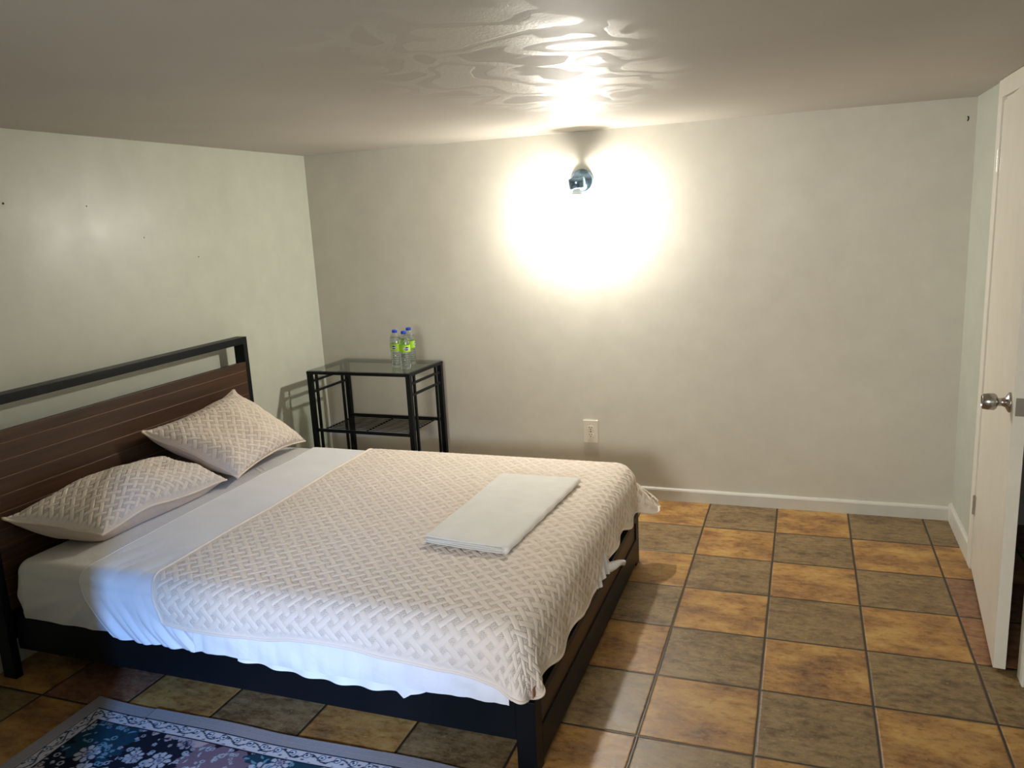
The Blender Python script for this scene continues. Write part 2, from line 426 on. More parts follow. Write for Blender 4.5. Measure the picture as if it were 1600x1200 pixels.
# door leaf, ajar (hinged at far side, swung 5 degrees into the room)
HX, HY = W-.012, DY1-.018
door = bpy.data.objects.new('door_1', None); COL.objects.link(door); door['kind'] = 'structure'
door.location = (HX, HY, 0); door.rotation_euler = (0, 0, -math.radians(5.0))
DW = .792
mesh_obj('door_leaf', bx(0, .036, -DW, 0, .012, DZ-.018, bev=.0015), M_doorp, door)
kz, ky = .885, -DW+.062
bm = bmesh.new()
lathe(bm, [(.0, .0), (.032, .0), (.032, -.004), (.028, -.008), (.016, -.014), (.0125, -.022), (.0125, -.034), (.022, -.038), (.0265, -.044), (.0262, -.060), (.0235, -.076), (.020, -.0785), (.019, -.074), (0.001, -.074)], 40, 'x', (0, ky, kz), cap=False)
k = mesh_obj('door_knob', fix(bm), M_nickel, door, smooth=True)
mesh_obj('latch_plate', bx(.006, .030, -DW-.0012, -DW+.001, kz-.028, kz+.028), M_nickel, door)
for hz in (1.640, .285):
    bm = bmesh.new()
    for i in range(3): lathe(bm, [(.0062, hz-.040+i*.027), (.0062, hz-.0145+i*.027)], 16, 'z', (-.004, .006, 0))
    box(bm, -.0022, .0005, -.018, .002, hz-.04, hz+.04)
    mesh_obj('hinge', fix(bm), M_hingep, door)

# ================================================================== WALL OUTLET
ox, oz = 1.651, .363
t = thing('wall_outlet', 'almond duplex power outlet on the back wall above the baseboard', 'outlet', (ox, 0, oz))
mesh_obj('cover_plate', bx(-.042, .042, -.007, .0, -.064, .064, bev=.003, seg=3), M_plate, t)
for dz in (.020, -.020):
    bm = bmesh.new(); lathe(bm, [(.0168, .006), (.0168, .0088), (.0158, .0095)], 28, 'y', (0, 0, dz)); fix(bm)
    for v in bm.verts: v.co.z = dz+max(-.0135, min(.0135, v.co.z-dz))
    r = mesh_obj('receptacle', bm, M_plate, t)
    bm = bmesh.new(); box(bm, -.0078, -.0050, -.0100, -.0090, dz+.001, dz+.009); box(bm, .0050, .0078, -.0100, -.0090, dz+.0015, dz+.0085)
    lathe(bm, [(.0030, .0090), (.0030, .0100)], 12, 'y', (0, 0, dz-.0065)); mesh_obj('socket_slots', fix(bm), M_hole, r)
bm = bmesh.new(); lathe(bm, [(.0032, .0065), (.0030, .0082)], 12, 'y'); mesh_obj('screw', fix(bm), M_nickel, t)

# small nails / holes on the walls
for (y, z, lab, r) in ((-1.928, 1.668, 'dark nail in the sage wall, the leftmost and largest of four above the headboard', .004),
                    (-1.566, 1.657, 'small nail in the sage wall, second from the left above the headboard', .0026),
                    (-1.287, 1.521, 'tiny nail in the sage wall, third from the left above the headboard', .0022),
                    (-.964, 1.418, 'small nail in the sage wall, nearest the room corner above the headboard', .0026)):
    bm = bmesh.new(); lathe(bm, [(r, 0), (r, .0015), (r*.5, .0025)], 10, 'x'); o = mesh_obj('nail', fix(bm), M_hole, None, loc=(0, y, z)); tag(o, lab, 'nail', 'nails in the sage wall')
bm = bmesh.new(); tube(bm, [(0, -.000, .010), (.002, -.006, .006), (.0015, -.007, -.002), (-.001, -.004, -.009)], .003, 8)
tag(mesh_obj('wall_hook', fix(bm), M_hole, None, True, (3.378, 0, 1.843)), 'small dark hook on the back wall beside the top right corner', 'hook')

# ================================================================== WALL LAMP
lx, lz = 1.645, 1.690
t = thing('wall_lamp', 'chrome wall lamp with a bare lit bulb pointing down on the back wall', 'lamp', (lx, 0, lz))
bm = bmesh.new(); lathe(bm, [(.060, .0), (.060, .006), (.056, .012), (.046, .021), (.030, .028), (.012, .030)], 48, 'y'); mesh_obj('wall_plate', fix(bm), M_chrome, t, True)
pts = [(0, -.020, 0), (0, -.055, .004), (0, -.085, .0), (0, -.100, -.010)]
bm = bmesh.new(); tube(bm, pts, .011, 20); mesh_obj('arm', fix(bm), M_chrome, t, True)
ax = -.105
bm = bmesh.new(); lathe(bm, [(.0, .012), (.040, .012), (.043, .008), (.0435, -.040), (.040, -.042), (.036, -.036), (.0, -.036)], 40, 'z', (0, ax, 0), cap=False)
s_ = mesh_obj('socket_cup', fix(bm), M_chrome, t, True); s_.rotation_euler = (0, math.radians(-7), 0)
bm = bmesh.new()
prof = []
for i in range(15):
    a = math.pi*(.42+.58*i/14); prof.append((max(.0005, .032*math.sin(a)), -.080+.036*math.cos(a)))
lathe(bm, prof, 32, 'z', (0, ax, 0))
hb = bmesh.new(); lathe(hb, [(.014, -.030), (.017, -.044), (.024, -.054), (.0300, -.0665), (.0312, -.0715), (.0, -.0715)], 32, 'z', (0, ax, 0), cap=False)
mesh_obj('bulb_light_shield', fix(hb), M_case, t, True)  # opaque upper half, added to keep bulb light off the ceiling
M_bulb = Mat('lit_bulb_glass', (1, 1, 1, 1), .4)
M_bulb.b.inputs['Emission Color'].default_value = (1.0, .95, .86, 1); M_bulb.b.inputs['Emission Strength'].default_value = 1550.0
BULB = M_bulb
mesh_obj('bulb', fix(bm), M_bulb.m, t, True)

# ================================================================== BED FRAME
BX1, BY0, BY1 = 2.062, -2.257, -.792           # foot plane, near side, far side
HBX = .112                                     # headboard front plane
bed = thing('bed_frame', 'black metal and dark walnut bed frame with slatted headboard against the sage wall', 'bed', ((HBX+BX1)/2, (BY0+BY1)/2, 0))
def B(name, bm, mat, parent=None, smooth=False):
    o = mesh_obj(name, bm, mat, parent or bed, smooth)
    if parent is None: o.location = (-(HBX+BX1)/2, -(BY0+BY1)/2, 0)
    return o
hy0, hy1, ht = -2.290, -.826, 1.012
for y0 in (hy0, hy1-.030):
    B('headboard_post', bx(HBX-.060, HBX, y0, y0+.030, 0, ht-.034, bev=.002), M_black)
B('headboard_top_rail', bx(HBX-.060, HBX, hy0, hy1, ht-.034, ht, bev=.002), M_black)
bm = bmesh.new(); zt = .889
zs = [zt, .845]
while zs[-1] > .30: zs.append(zs[-1]-.0595)
for a, b in zip(zs, zs[1:]): box(bm, HBX-.022, HBX+.001, hy0+.0305, hy1-.0305, b+.0018, a-.0004, bev=.0012)
pan = B('headboard_panel', bm, M_wood)
bm = bmesh.new()
for z in zs[1:-1]: box(bm, HBX-.016, HBX-.001, hy0+.032, hy1-.032, z-.002, z+.003)
mesh_obj('groove_highlight', bm, M_groovelight, pan)  # pale strips standing in for the highlights along the grooves
B('headboard_lower_rail', bx(HBX-.045, HBX-.010, hy0+.0305, hy1-.0305, .14, .30), M_black)
# legs at the foot
LG = .058
for y0 in (BY0, BY1-LG):
    B('leg', bx(BX1-LG, BX1, y0, y0+LG, 0, .228, bev=.0015), M_black)
# foot end: wood board, metal rails
B('footboard_top_rail', bx(BX1-.03, BX1, BY0+LG, BY1-LG, .203, .228, bev=.0015), M_black)
B('footboard_panel', bx(BX1-.024, BX1-.006, BY0+LG, BY1-LG, .122, .203), M_wood)
B('footboard_bottom_rail', bx(BX1-.04, BX1, BY0+LG, BY1-LG, .016, .122, bev=.0015), M_black)
for y0 in (BY0, BY1-.03):
    B('side_rail', bx(HBX, BX1-LG, y0, y0+.03, .105, .228, bev=.0015), M_black)
bm = bmesh.new()
for i in range(13):
    x = .20+i*.142; box(bm, x, x+.07, BY0+.03, BY1-.03, .206, .222)
o = B('deck_slats', bm, M_wood)
B('center_beam', bx(HBX, BX1-.04, -1.54, -1.50, .15, .206), M_black)

# ================================================================== MATTRESS
MX0, MX1, MY0, MY1, MZ0, MZ1 = .150, 2.040, -2.262, -.772, .2285, .440
def drape(a, b, x0, x1, y0, y1, zt, R, off=0., flare=None, lift=0.):
    """rest coordinates a,b -> position hanging over the box"""
    ca = np.clip(a, x0+R, x1-R); cb = np.clip(b, y0+R, y1-R)
    ea, eb = a-ca, b-cb; r = np.hypot(ea, eb); rs = np.maximum(r, 1e-9); dx, dy = ea/rs, eb/rs
    Ro = R+off; arc = Ro*math.pi/2
    th = np.minimum(r/Ro, math.pi/2)
    fl = flare(dx, dy) if flare else 0.
    ext = np.maximum(r-arc, 0)
    Hh = Ro*np.sin(th)+ext*fl; Z = zt+off-(1-np.cos(th))*Ro-ext*np.sqrt(np.maximum(1-np.square(fl), .1))
    return np.stack([ca+dx*Hh, cb+dy*Hh, Z], -1), dx, dy, ext
mat_root = thing('mattress', 'thick mattress in a fitted white sheet lying on the black bed frame', 'mattress', ((MX0+MX1)/2, (MY0+MY1)/2, MZ0))
bm = bmesh.new(); box(bm, MX0+.004, MX1-.004, MY0+.004, MY1-.004, MZ0, MZ1-.004, bev=.045, seg=6)
c0 = mesh_obj('mattress_core', bm, M_fitted, mat_root, True); c0.location = -mat_root.location
# fitted sheet
na, nb = 420, 360
RM = .050; side = MZ1-MZ0-.006
def rest_axis(lo, hi, n): return np.linspace(lo, hi, n)
A_ = rest_axis(MX0+RM-(RM*math.pi/2+side-RM)+.02, MX1-RM+(RM*math.pi/2+side-RM)-.02, na)
B_ = rest_axis(MY0+RM-(RM*math.pi/2+side-RM), MY1-RM+(RM*math.pi/2+side-RM), nb)
a, b = np.meshgrid(A_, B_, indexing='ij')
# squash corner region so the hem stays level
ca = np.clip(a, MX0+RM, MX1-RM); cb = np.clip(b, MY0+RM, MY1-RM); ea, eb = a-ca, b-cb
mx = np.maximum(np.abs(ea), np.abs(eb)); rr_ = np.maximum(np.hypot(ea, eb), 1e-9); a2, b2 = ca+ea*mx/rr_, cb+eb*mx/rr_
P, dx, dy, ext = drape(a2, b2, MX0, MX1, MY0, MY1, MZ1, RM, .001)
s = a2+.35*ext
w = (.5+.5*np.sin((s*1.0+ext*1.6)*34+2.4*vnoise(s*5, ext*6, 3)))**2*sm(ext, .005, .09)*.018*(1-.6*sm(ext, .12, .17))
w *= (.5+.5*vnoise(s*4, ext*3+5, 4))*(1-.9*sm(a2, .50, .62)*(dy < 0))
bulge = .009*np.sin(np.clip(ext/(side-RM), 0, 1)*math.pi)
P[..., 0] += dx*(w+bulge); P[..., 1] += dy*(w+bulge)
P[..., 2] += .002*vnoise(a*6, b*6, 8)*(ext <= 0)
o = grid_obj('fitted_sheet', P, M_fitted, mat_root, np.stack([a, b], -1)); o.location = -mat_root.location

# ================================================================== FLAT SHEET
SX0, SX1 = .470, 2.030
sh = thing('flat_sheet', 'white flat sheet folded back below the pillows and hanging down the bed side', 'sheet', (1.2, -1.5, MZ1))
na, nb = 520, 460
sa = np.linspace(0, 1, na); B_ = np.linspace(MY0+RM-(RM*math.pi/2+side-RM)-.012, MY1-RM+.16, nb)
t_, b = np.meshgrid(sa, B_, indexing='ij')
drop = np.clip(MY0+RM-b, 0, 1)
x0 = SX0-.03*np.clip((b+2.2)/1.4, -1, 1)+.012*vnoise(b*5, b*0+3, 5)-.02*sm(drop, 0, .1)+.17*sm(drop, .02, .30)
a = x0+t_*(SX1-x0)
P, dx, dy, ext = drape(a, b, MX0, MX1, MY0, MY1, MZ1, RM, .006)
q = a-.9*ext*(a < .95)
f1 = np.abs(np.sin(q*38+1.7*vnoise(q*4, ext*5, 11)))**1.5; f2 = np.abs(np.sin(q*71+2.5*vnoise(q*7, ext*9, 12)))
amp = sm(ext, -.02, .12)
head = 1-sm(a, .92, 1.02)
w = amp*(.017*f1+.007*f2)*(.6+.4*vnoise(q*3, ext*4, 13)) * (.25+.75*head)
w += amp*(1-head)*.008*(.5+.5*vnoise(a*16, ext*22, 15))
P[..., 1] += dy*(w+.006*sm(ext, -.01, .03)+.013*np.sin(np.clip(ext/.16, 0, 1)*2.4)); P[..., 0] += dx*w
edge_dist = np.abs(a-.78)
top = (ext <= 0)
P[..., 2] += np.where(top, .0022*vnoise(a*5+b*2, b*4, 16)+.004*np.abs(vnoise(a*14-b*3, b*5, 17))*np.clip(1-(b+2.2)/.35, 0, 1), 0)+.001
# turn under the fold at the head edge
P[..., 2] -= .003*np.clip(1-t_/.006, 0, 1)
zlim = .2325+.006*vnoise(a*7, a*0, 18); P[..., 2] = np.maximum(P[..., 2], zlim-.02*(a > 1.6)*sm(a, 1.6, 1.75))
o = grid_obj('sheet_cloth', P, M_sheet, sh, np.stack([a, b], -1)); o.location = -sh.location
edge = [tuple(p) for p in P[0, ::4]]
bm = bmesh.new(); tube(bm, [(p[0], p[1], p[2]+.001) for p in edge], .0016, 6); o = mesh_obj('sheet_hem', fix(bm), M_sheet, sh, True); o.location = -sh.location
# hanging lower layer of the sheet near the foot and the corner sticking out at the foot end
n1, n2 = 160, 30
u, v = np.meshgrid(np.linspace(0, 1, n1), np.linspace(0, 1, n2), indexing='ij')
x = 1.10+u*.72; zl = .222+.035*sm(u, .86, 1.0)-.018*np.sin(np.clip((u-.1)/.9, 0, 1)*math.pi)-.016*np.clip(1-np.abs(u-.80)/.035, 0, 1)
z = .262+(zl-.262)*v; y = MY0-.014-.006*np.sin(u*40)*v-.006*v
o = grid_obj('lower_hem_layer', np.stack([x, y, z], -1), M_sheet, sh, np.stack([u, v*.1], -1)); o.location = -sh.location
pts = [(2.035, -1.50, .262), (2.066, -1.44, .250), (2.086, -1.39, .246), (2.098, -1.355, .246), (2.106, -1.325, .232)]
bm = bmesh.new(); tube(bm, pts, [.016, .018, .017, .011, .013], 12)
for v_ in bm.verts: v_.co += Vector((.002*math.sin(v_.co.y*170), 0, .003*math.sin(v_.co.z*300+v_.co.y*90)))
o = mesh_obj('twisted_sheet_corner', fix(bm), M_sheet, sh, True); o.location = -sh.location
n1, n2 = 60, 24
u, v = np.meshgrid(np.linspace(0, 1, n1), np.linspace(0, 1, n2), indexing='ij')
y = -1.60+u*.20; z = .35-v*(.100+.006*np.sin(u*9)+.01*u); x = 2.050+.030*v+.006*np.sin(u*23+v*3)
o = grid_obj('foot_tuck', np.stack([x, y, z], -1), M_sheet, sh, np.stack([u, v*.2], -1)); o.location = -sh.location

# ================================================================== QUILT
QZ = MZ1+.003; QR = .076
qu = thing('quilt', 'cream basket-weave quilted bedspread covering the lower bed and hanging over its foot', 'bedspread', (1.45, -1.5, QZ))
na, nb = 640, 760
yn, yf, xf = MY0-.026, MY1+.010, MX1+.006
u, v = np.meshgrid(np.linspace(0, 1, na), np.linspace(0, 1, nb), indexing='ij')   # u: head->foot, v: near->far
arc = QR*math.pi/2
bn = yn+QR-(arc+.068+.000*u)-.006*vnoise(u*14, u*0, 21)+.018*np.sin(np.clip((u-.2)/.5, 0, 1)*math.pi)
bn = bn-.046*sm(u, .72, .95)
bf = yf-QR+arc+.100+.006*vnoise(u*9, u*0, 22)
b = bn+(bf-bn)*v
# foot hem: scalloped
ymid = b
scal = .012*np.sin((ymid+.1)*19)+.010*vnoise(ymid*9, ymid*0, 23)
foot = xf-QR+arc+.126+scal+.010*np.sin(ymid*6)
foot += .02*sm(ymid, -1.15, -.72)
dropn = np.clip(yn+QR-b, 0, 1)
head = .757+.012*np.clip((-b-.76)/1.4, 0, 1)+.006*vnoise(b*6, b*0, 24)+.020*sm(dropn, 0, .08)+.055*sm(dropn, .03, .2)
a = head+(foot-head)*u
def flare(dx, dy):
    corner = np.abs(dx*dy)*2
    far = (dy > 0)
    return .10+np.where(far, .68*corner**.95, .24*corner)
# ease the near foot corner so that it hangs as a full fold instead of a point
ea, eb = a-np.clip(a, MX0+QR, xf-QR), b-np.clip(b, yn+QR, yf-QR); r_ = np.maximum(np.hypot(ea, eb), 1e-9)
k_ = np.where(eb < 0, (np.maximum(np.abs(ea), np.abs(eb))/r_)**.75, 1.)
P, dx, dy, ext = drape(a-ea+ea*k_, b-eb+eb*k_, MX0, xf, yn, yf, QZ, QR, .013, flare)
# folds around the two foot corners
ang = np.arctan2(dy, dx)
cor = np.abs(dx*dy)*2
fold = np.where(dy < 0, .024*np.sin(ang*7.0+2.4), .020*np.sin(ang*6.5+.6))*sm(ext, .0, .14)*cor**.7
runx = np.where(np.abs(dy) > .9, a, 0); runy = np.where(np.abs(dx) > .9, b, 0)
sidew = (.008*np.sin(b*24+1)+.006*vnoise(b*13, ext*5, 26))*sm(ext, .0, .12)*(np.abs(dx) > .75)
sidew = sidew+(.005*vnoise(a*9, ext*4, 27))*sm(ext, 0, .1)*(np.abs(dy) > .9)
disp = fold+sidew
P[..., 0] += dx*disp; P[..., 1] += dy*disp
P[..., 2] += .0035*vnoise(a*3.1, b*3.1, 28)*(ext <= 0)+.006*sm(b, -1.0, -.80)*(ext <= 0)*.3
P[..., 2] = np.maximum(P[..., 2], np.where((P[..., 1] > -1.2), .15, .205))
base = P.copy()
h, st = weave(a, b)
N = grid_normals(P); 
if N[na//2, nb//2, 2] < 0: N = -N
ed = np.minimum(np.minimum(u*1.4, (1-u)*1.4), np.minimum(v, 1-v)*1.9)
emask = sm(ed, .006, .030)
P = P+N*(h*.0044*emask)[..., None]
stip = st*emask
qo = grid_obj('quilted_cloth', P, M_quilt, qu, np.stack([a, b], -1), {'stipple': stip}); qo.location = -qu.location
bp = [tuple(p) for p in base[0, ::3]]+[tuple(p) for p in base[3::3, -1]]+[tuple(p) for p in base[-1, ::-1][3::3]]+[tuple(p) for p in base[::-1, 0][3:-3:3]]
bm = bmesh.new(); tube(bm, bp, .0042, 8, closed=True); o = mesh_obj('edge_binding', fix(bm), M_quilt, qu, True); o.location = -qu.location
# little care label on the near foot corner hem
bi = base[int(na*.985), int(nb*.045)]
o = mesh_obj('care_label', bx(-.0015, .0015, -.010, .010, -.014, .012), M_label, qu); o.location = Vector(bi)-Vector(qu.location)+Vector((.006, -.004, .004))

# ================================================================== PILLOWS
def pillow(name, label, c, th, seed, fold=None):
    """c: four corners A (top-left), B (bottom-left), C (bottom-right), D (top-right) seen from above"""
    A, Bc, Cc, D = [np.array(p, float) for p in c]
    org = (A+Bc+Cc+D)/4; org[2] = min(Bc[2], Cc[2])
    root = thing(name, label, 'pillow', tuple(org))
    n1, n2 = 330, 240
    s, t = np.meshgrid(np.linspace(-1, 1, n1), np.linspace(-1, 1, n2), indexing='ij')  # s: left->right, t: bottom->top
    def surf(sgn, thk):
        # pincushion outline
        s2 = s*(1-.085*(1-t*t)**.8*np.abs(s)**3); t2 = t*(1-.13*(1-s*s)**.8*np.abs(t)**3)
        uu_, vv_ = (s2+1)/2, (t2+1)/2
        P = (Bc*(1-uu_[..., None])+Cc*uu_[..., None])*(1-vv_[..., None])+(A*(1-uu_[..., None])+D*uu_[..., None])*vv_[..., None]
        nrm = np.cross(((Cc-Bc)+(D-A))/2, ((A-Bc)+(D-Cc))/2); nrm /= np.linalg.norm(nrm)
        if nrm[2] < 0: nrm = -nrm
        prof = ((1-np.abs(s)**2.8)*(1-np.abs(t)**2.4)).clip(0, 1)**.54
        wob = 1+.10*vnoise(s*2+seed, t*2, seed)+.05*vnoise(s*5, t*5, seed+1)
        seam = .016*(1-t)*.5*(1-s*s)+.008*np.sin(s*5+seed)+.007*vnoise(s*3+9, t*3, seed+2)
        ear = .022*(np.abs(s*t))**6*(t > 0)
        return P+nrm*(sgn*thk*prof*wob+seam+ear)[..., None], nrm
    P, nrm = surf(1, th*.60)
    L1 = np.linalg.norm(Cc-Bc); L2 = np.linalg.norm(A-Bc)
    a = s*.36; b = t*.27
    h, st = weave(a, b+.01*seed)
    N = grid_normals(P)
    if (N[n1//2, n2//2]*nrm).sum() < 0: N = -N
    em = sm(np.minimum(1-np.abs(s), (1-np.abs(t))*.8), .005, .04)
    o = grid_obj('quilted_front', P+N*(h*.0044*em)[..., None], M_quilt, root, np.stack([a, b], -1), {'stipple': st*em}); o.location = tuple(-org)
    Q, _ = surf(-1, th*.62)
    Q[..., 2] = np.maximum(Q[..., 2], MZ1+.006)
    o = grid_obj('plain_backing', Q[::3, ::3], M_sham, root, np.stack([a, b], -1)[::3, ::3]); o.location = tuple(-org)
    S, _ = surf(1, 0)
    S[..., 2] = np.maximum(S[..., 2], MZ1+.007)
    ring = [tuple(p) for p in S[::4, 0]]+[tuple(p) for p in S[-1, 4::4]]+[tuple(p) for p in S[::-1, -1][4::4]]+[tuple(p) for p in S[0, ::-1][4:-3:4]]
    bm = bmesh.new(); tube(bm, ring, .0048, 8, closed=True); o = mesh_obj('piping', fix(bm), M_pipe, root, True); o.location = tuple(-org)
    return root
pillow('pillow', 'cream quilted pillow lying almost flat at the near side of the headboard',
       ((.150, -2.262, .592), (.395, -2.085, .492), (.400, -1.430, .470), (.150, -1.560, .570)), .195, 3)
p2 = pillow('pillow', 'cream quilted pillow propped up against the far half of the headboard',
       ((.165, -1.640, .728), (.425, -1.390, .474), (.372, -.792, .474), (.165, -1.045, .780)), .175, 7)
bm = bmesh.new()
for dy in (0, .03): tube(bm, [(.385, -1.22+dy, .462), (.402, -1.21+dy, .452), (.418, -1.225+dy, .449)], .003, 6)
o = mesh_obj('fabric_tie', fix(bm), M_pipe, p2, True); o.location = -p2.location

# ================================================================== TOWEL
tw = thing('towel', 'white terry bath towel folded flat on the foot half of the quilt', 'towel', (1.70, -1.48, QZ+.014))
T0, T1, T2, T3 = [np.array(p) for p in ((1.540, -1.822), (1.838, -1.850), (1.886, -1.128), (1.563, -1.134))]   # near-left, near-right, far-right, far-left
zb = QZ+.0200
def towel_layer(z0, z1, e0, e1, seed, amp, last):
    n1, n2 = 60, 130
    s, t = np.meshgrid(np.linspace(0, 1, n1), np.linspace(0, 1, n2), indexing='ij')
    # closed cross-section (rounded) along t
    k = 48; ang = np.linspace(0, 2*np.pi, k+1)
    cx = np.sign(np.cos(ang))*np.abs(np.cos(ang))**.16; cz = np.sign(np.sin(ang))*np.abs(np.sin(ang))**.7
    S, T = np.meshgrid((cx+1)/2, np.linspace(0, 1, n2), indexing='ij'); CZ = np.repeat(cz[:, None], n2, 1)
    S = e0+(1-e0-e1)*S+.006*vnoise(T*6, T*0, seed)*(1-S)
    T2_ = .002+T*.996+(.010*vnoise(S*3+4, S*0, seed+1))*(1-T)
    p = (T0*(1-S[..., None])+T1*S[..., None])*(1-T2_[..., None])+(T3*(1-S[..., None])+T2*S[..., None])*T2_[..., None]
    z = (z0+z1)/2+(z1-z0)/2*CZ+amp*(vnoise(S*3, T*6, seed+2)+.6*vnoise(S*6, T*13, seed+3)*.5)*last
    taper = sm(T, 0, .008)*sm(1-T, 0, .012)
    z = (z0+z1)/2+(z-(z0+z1)/2)*(.35+.65*taper)
    return np.stack([p[..., 0], p[..., 1], z], -1)
for i, (z0, z1, e0, e1) in enumerate(((0, .006, -.02, .008), (.0062, .0125, .012, .004), (.0127, .019, .004, .0), (.0192, .0275, .0, .0))):
    Pt = towel_layer(zb+z0, zb+z1, e0, e1, 40+i*5, .0016, 1. if i == 3 else .3)
    o = grid_obj('towel_layer', Pt, M_towel, tw, None); o.location = -tw.location
    bm = bmesh.new()
    for e, nm in ((0, 'near_end'), (-1, 'far_end')):
        bm = bmesh.new() if e else bm
        vv = [bm.verts.new(tuple(p)) for p in Pt[:-1, e]]; bm.faces.new(vv); bmesh.ops.triangulate(bm, faces=bm.faces[:])
        mesh_obj(nm, fix(bm), M_towel, o)
# folded right edge: the long rounded fold joining the layers
pp = [(*(T1*(1-k)+T2*k), zb+.0132) for k in np.linspace(0.004, .996, 60)]
bm = bmesh.new(); tube(bm, pp, .0132, 14)
for v_ in bm.verts: v_.co.x += .0015*math.sin(v_.co.y*60)
o = mesh_obj('folded_edge', fix(bm), M_towel, tw, True); o.location = -tw.location

# ================================================================== SIDE TABLE
tc = Vector((.4855, -.236, 0)); trot = math.radians(-2.0); TW, TD, TZ = .648, .388, .755
tb = thing('side_table', 'black metal side table with a glass top and wire shelf in the room corner', 'table', tc, trot)
hx, hy = TW/2, TD/2
for sx in (-1, 1):
    for sy in (-1, 1):
        cx, cy = sx*(hx-.014), sy*(hy-.014)
        mesh_obj('leg', bx(cx-.013, cx+.013, cy-.013, cy+.013, 0, TZ-.018, bev=.0015), M_black, tb)
bm = bmesh.new()
for y in (-hy+.0125, hy-.0125): box(bm, -hx, hx, y-.0125, y+.0125, TZ-.018, TZ-.002, bev=.001)
for x in (-hx+.0125, hx-.0125): box(bm, x-.0125, x+.0125, -hy+.025, hy-.025, TZ-.018, TZ-.002)
mesh_obj('top_frame', bm, M_black, tb)
mesh_obj('glass_top', bx(-hx+.004, hx-.004, -hy+.004, hy-.004, TZ-.0018, TZ+.0035, bev=.0012), M_glass, tb)
for sx in (-1, 1):
    x = sx*(hx-.014)
    bm = bmesh.new()
    for z in (.694, .633): box(bm, x-.006, x+.006, -hy+.027, hy-.027, z-.006, z+.006)
    for y in (-hy+.070, hy-.070): box(bm, x-.0061, x+.0061, y-.0065, y+.0065, .10, TZ-.018)
    box(bm, x-.007, x+.007, -hy+.027, hy-.027, .092, .106)
    mesh_obj('side_grille', bm, M_black, tb)
bm = bmesh.new(); sz = .417
for y in (-hy+.016, hy-.016): box(bm, -hx+.027, hx-.027, y-.007, y+.007, sz-.008, sz+.008)
for i in range(12):
    y = -hy+.034+i*(TD-.068)/11; tube(bm, [(-hx+.06, y, sz+.002), (hx-.06, y, sz+.002)], .0026, 6)
for x in (-hx+.060, 0, hx-.060): tube(bm, [(x, -hy+.02, sz-.002), (x, hy-.02, sz-.002)], .0036, 8)
mesh_obj('wire_shelf', fix(bm), M_black, tb)

# ================================================================== WATER BOTTLES
def bottle(loc, rotz, label):
    root = thing('water_bottle', label, 'bottle', loc, rotz, 'water bottles on the side table')
    prof = [(.001, .003), (.016, .0005), (.0245, .001), (.0285, .006), (.0290, .014)]
    z = .018
    while z < .080:
        prof += [(.0292, z), (.0300, z+.004), (.0292, z+.008), (.0280, z+.010)]; z += .0115
    prof += [(.0298, .090), (.0298, .142), (.0305, .147), (.0300, .156), (.0275, .166), (.0225, .176), (.0165, .184), (.0130, .189), (.0128, .198), (.0105, .1985)]
    bm = bmesh.new(); lathe(bm, prof, 40, 'z', cap=False); lathe(bm, [(max(.0006, r-.0007), h+.0006) for r, h in prof][::-1], 40, 'z', cap=False)
    mesh_obj('bottle_body', fix(bm), M_pet, root, True)
    wp = [(max(.0006, r-.0012), h+.0012) for r, h in prof if h < .176]
    bm = bmesh.new(); lathe(bm, wp, 40, 'z'); mesh_obj('water', fix(bm), M_water, root, True)
    bm = bmesh.new(); lathe(bm, [(.0, .207), (.0130, .207), (.0142, .2055), (.0145, .193), (.0135, .1925)], 40, 'z', cap=False); mesh_obj('cap', fix(bm), M_cap, root, True)
    # wrap-around label
    r = .0302
    bm = bmesh.new(); lathe(bm, [(r, .096), (r, .1345)], 64, 'z', cap=False)
    lb = mesh_obj('wrap_label', fix(bm), M_labelg, root, True)
    def curved(name, outline, rad, mat):
        bm = bmesh.new()
        # outline as list of (horizontal arc length, z); fan strips
        n = 24; xs = np.linspace(min(p[0] for p in outline), max(p[0] for p in outline), n)
        def span(x):
            zs_ = []
            for (x1, z1), (x2, z2) in zip(outline, outline[1:]+outline[:1]):
                if (x1-x)*(x2-x) <= 0 and x1 != x2: zs_.append(z1+(z2-z1)*(x-x1)/(x2-x1))
            return min(zs_), max(zs_)
        prev = None
        for x in xs:
            z0, z1 = span(x); ph = x/rad-math.pi/2
            pr = [bm.verts.new((rad*math.cos(ph), rad*math.sin(ph), z0)), bm.verts.new((rad*math.cos(ph), rad*math.sin(ph), z1))]
            if prev: bm.faces.new((prev[0], pr[0], pr[1], prev[1]))
            prev = pr
        return mesh_obj(name, bm, mat, lb)
    def lens(w, h, cz=.115): return [(-w, cz), (-w*.55, cz+h*.55), (0, cz+h), (w*.55, cz+h*.55), (w, cz), (w*.55, cz-h*.55), (0, cz-h), (-w*.55, cz-h*.55)]
    curved('logo_rim', lens(.0195, .0130), r+.0004, M_white)
    curved('logo', lens(.0172, .0112), r+.0008, M_navy)
    # white script across the logo (too small to read)
    pts = []
    for i in range(60):
        k = i/59; x = -.0125+.025*k; ph = x/(r+.0012)-math.pi/2
        zz = .1145+.0016*math.sin(k*34)+(.0018 if k < .10 else 0); pts.append(((r+.0012)*math.cos(ph), (r+.0012)*math.sin(ph), zz))
    bm = bmesh.new(); tube(bm, pts, .0009, 5); mesh_obj('logo_script', fix(bm), M_white, lb)
    return root
bz = TZ+.0038
proto = bottle((.655, -.292, bz), math.radians(8), 'full water bottle with blue cap and green label, leftmost on the glass table')
def copy_tree(o, parent=None):
    c = o.copy(); COL.objects.link(c); c.parent = parent
    for ch in o.children: copy_tree(ch, c)
    return c
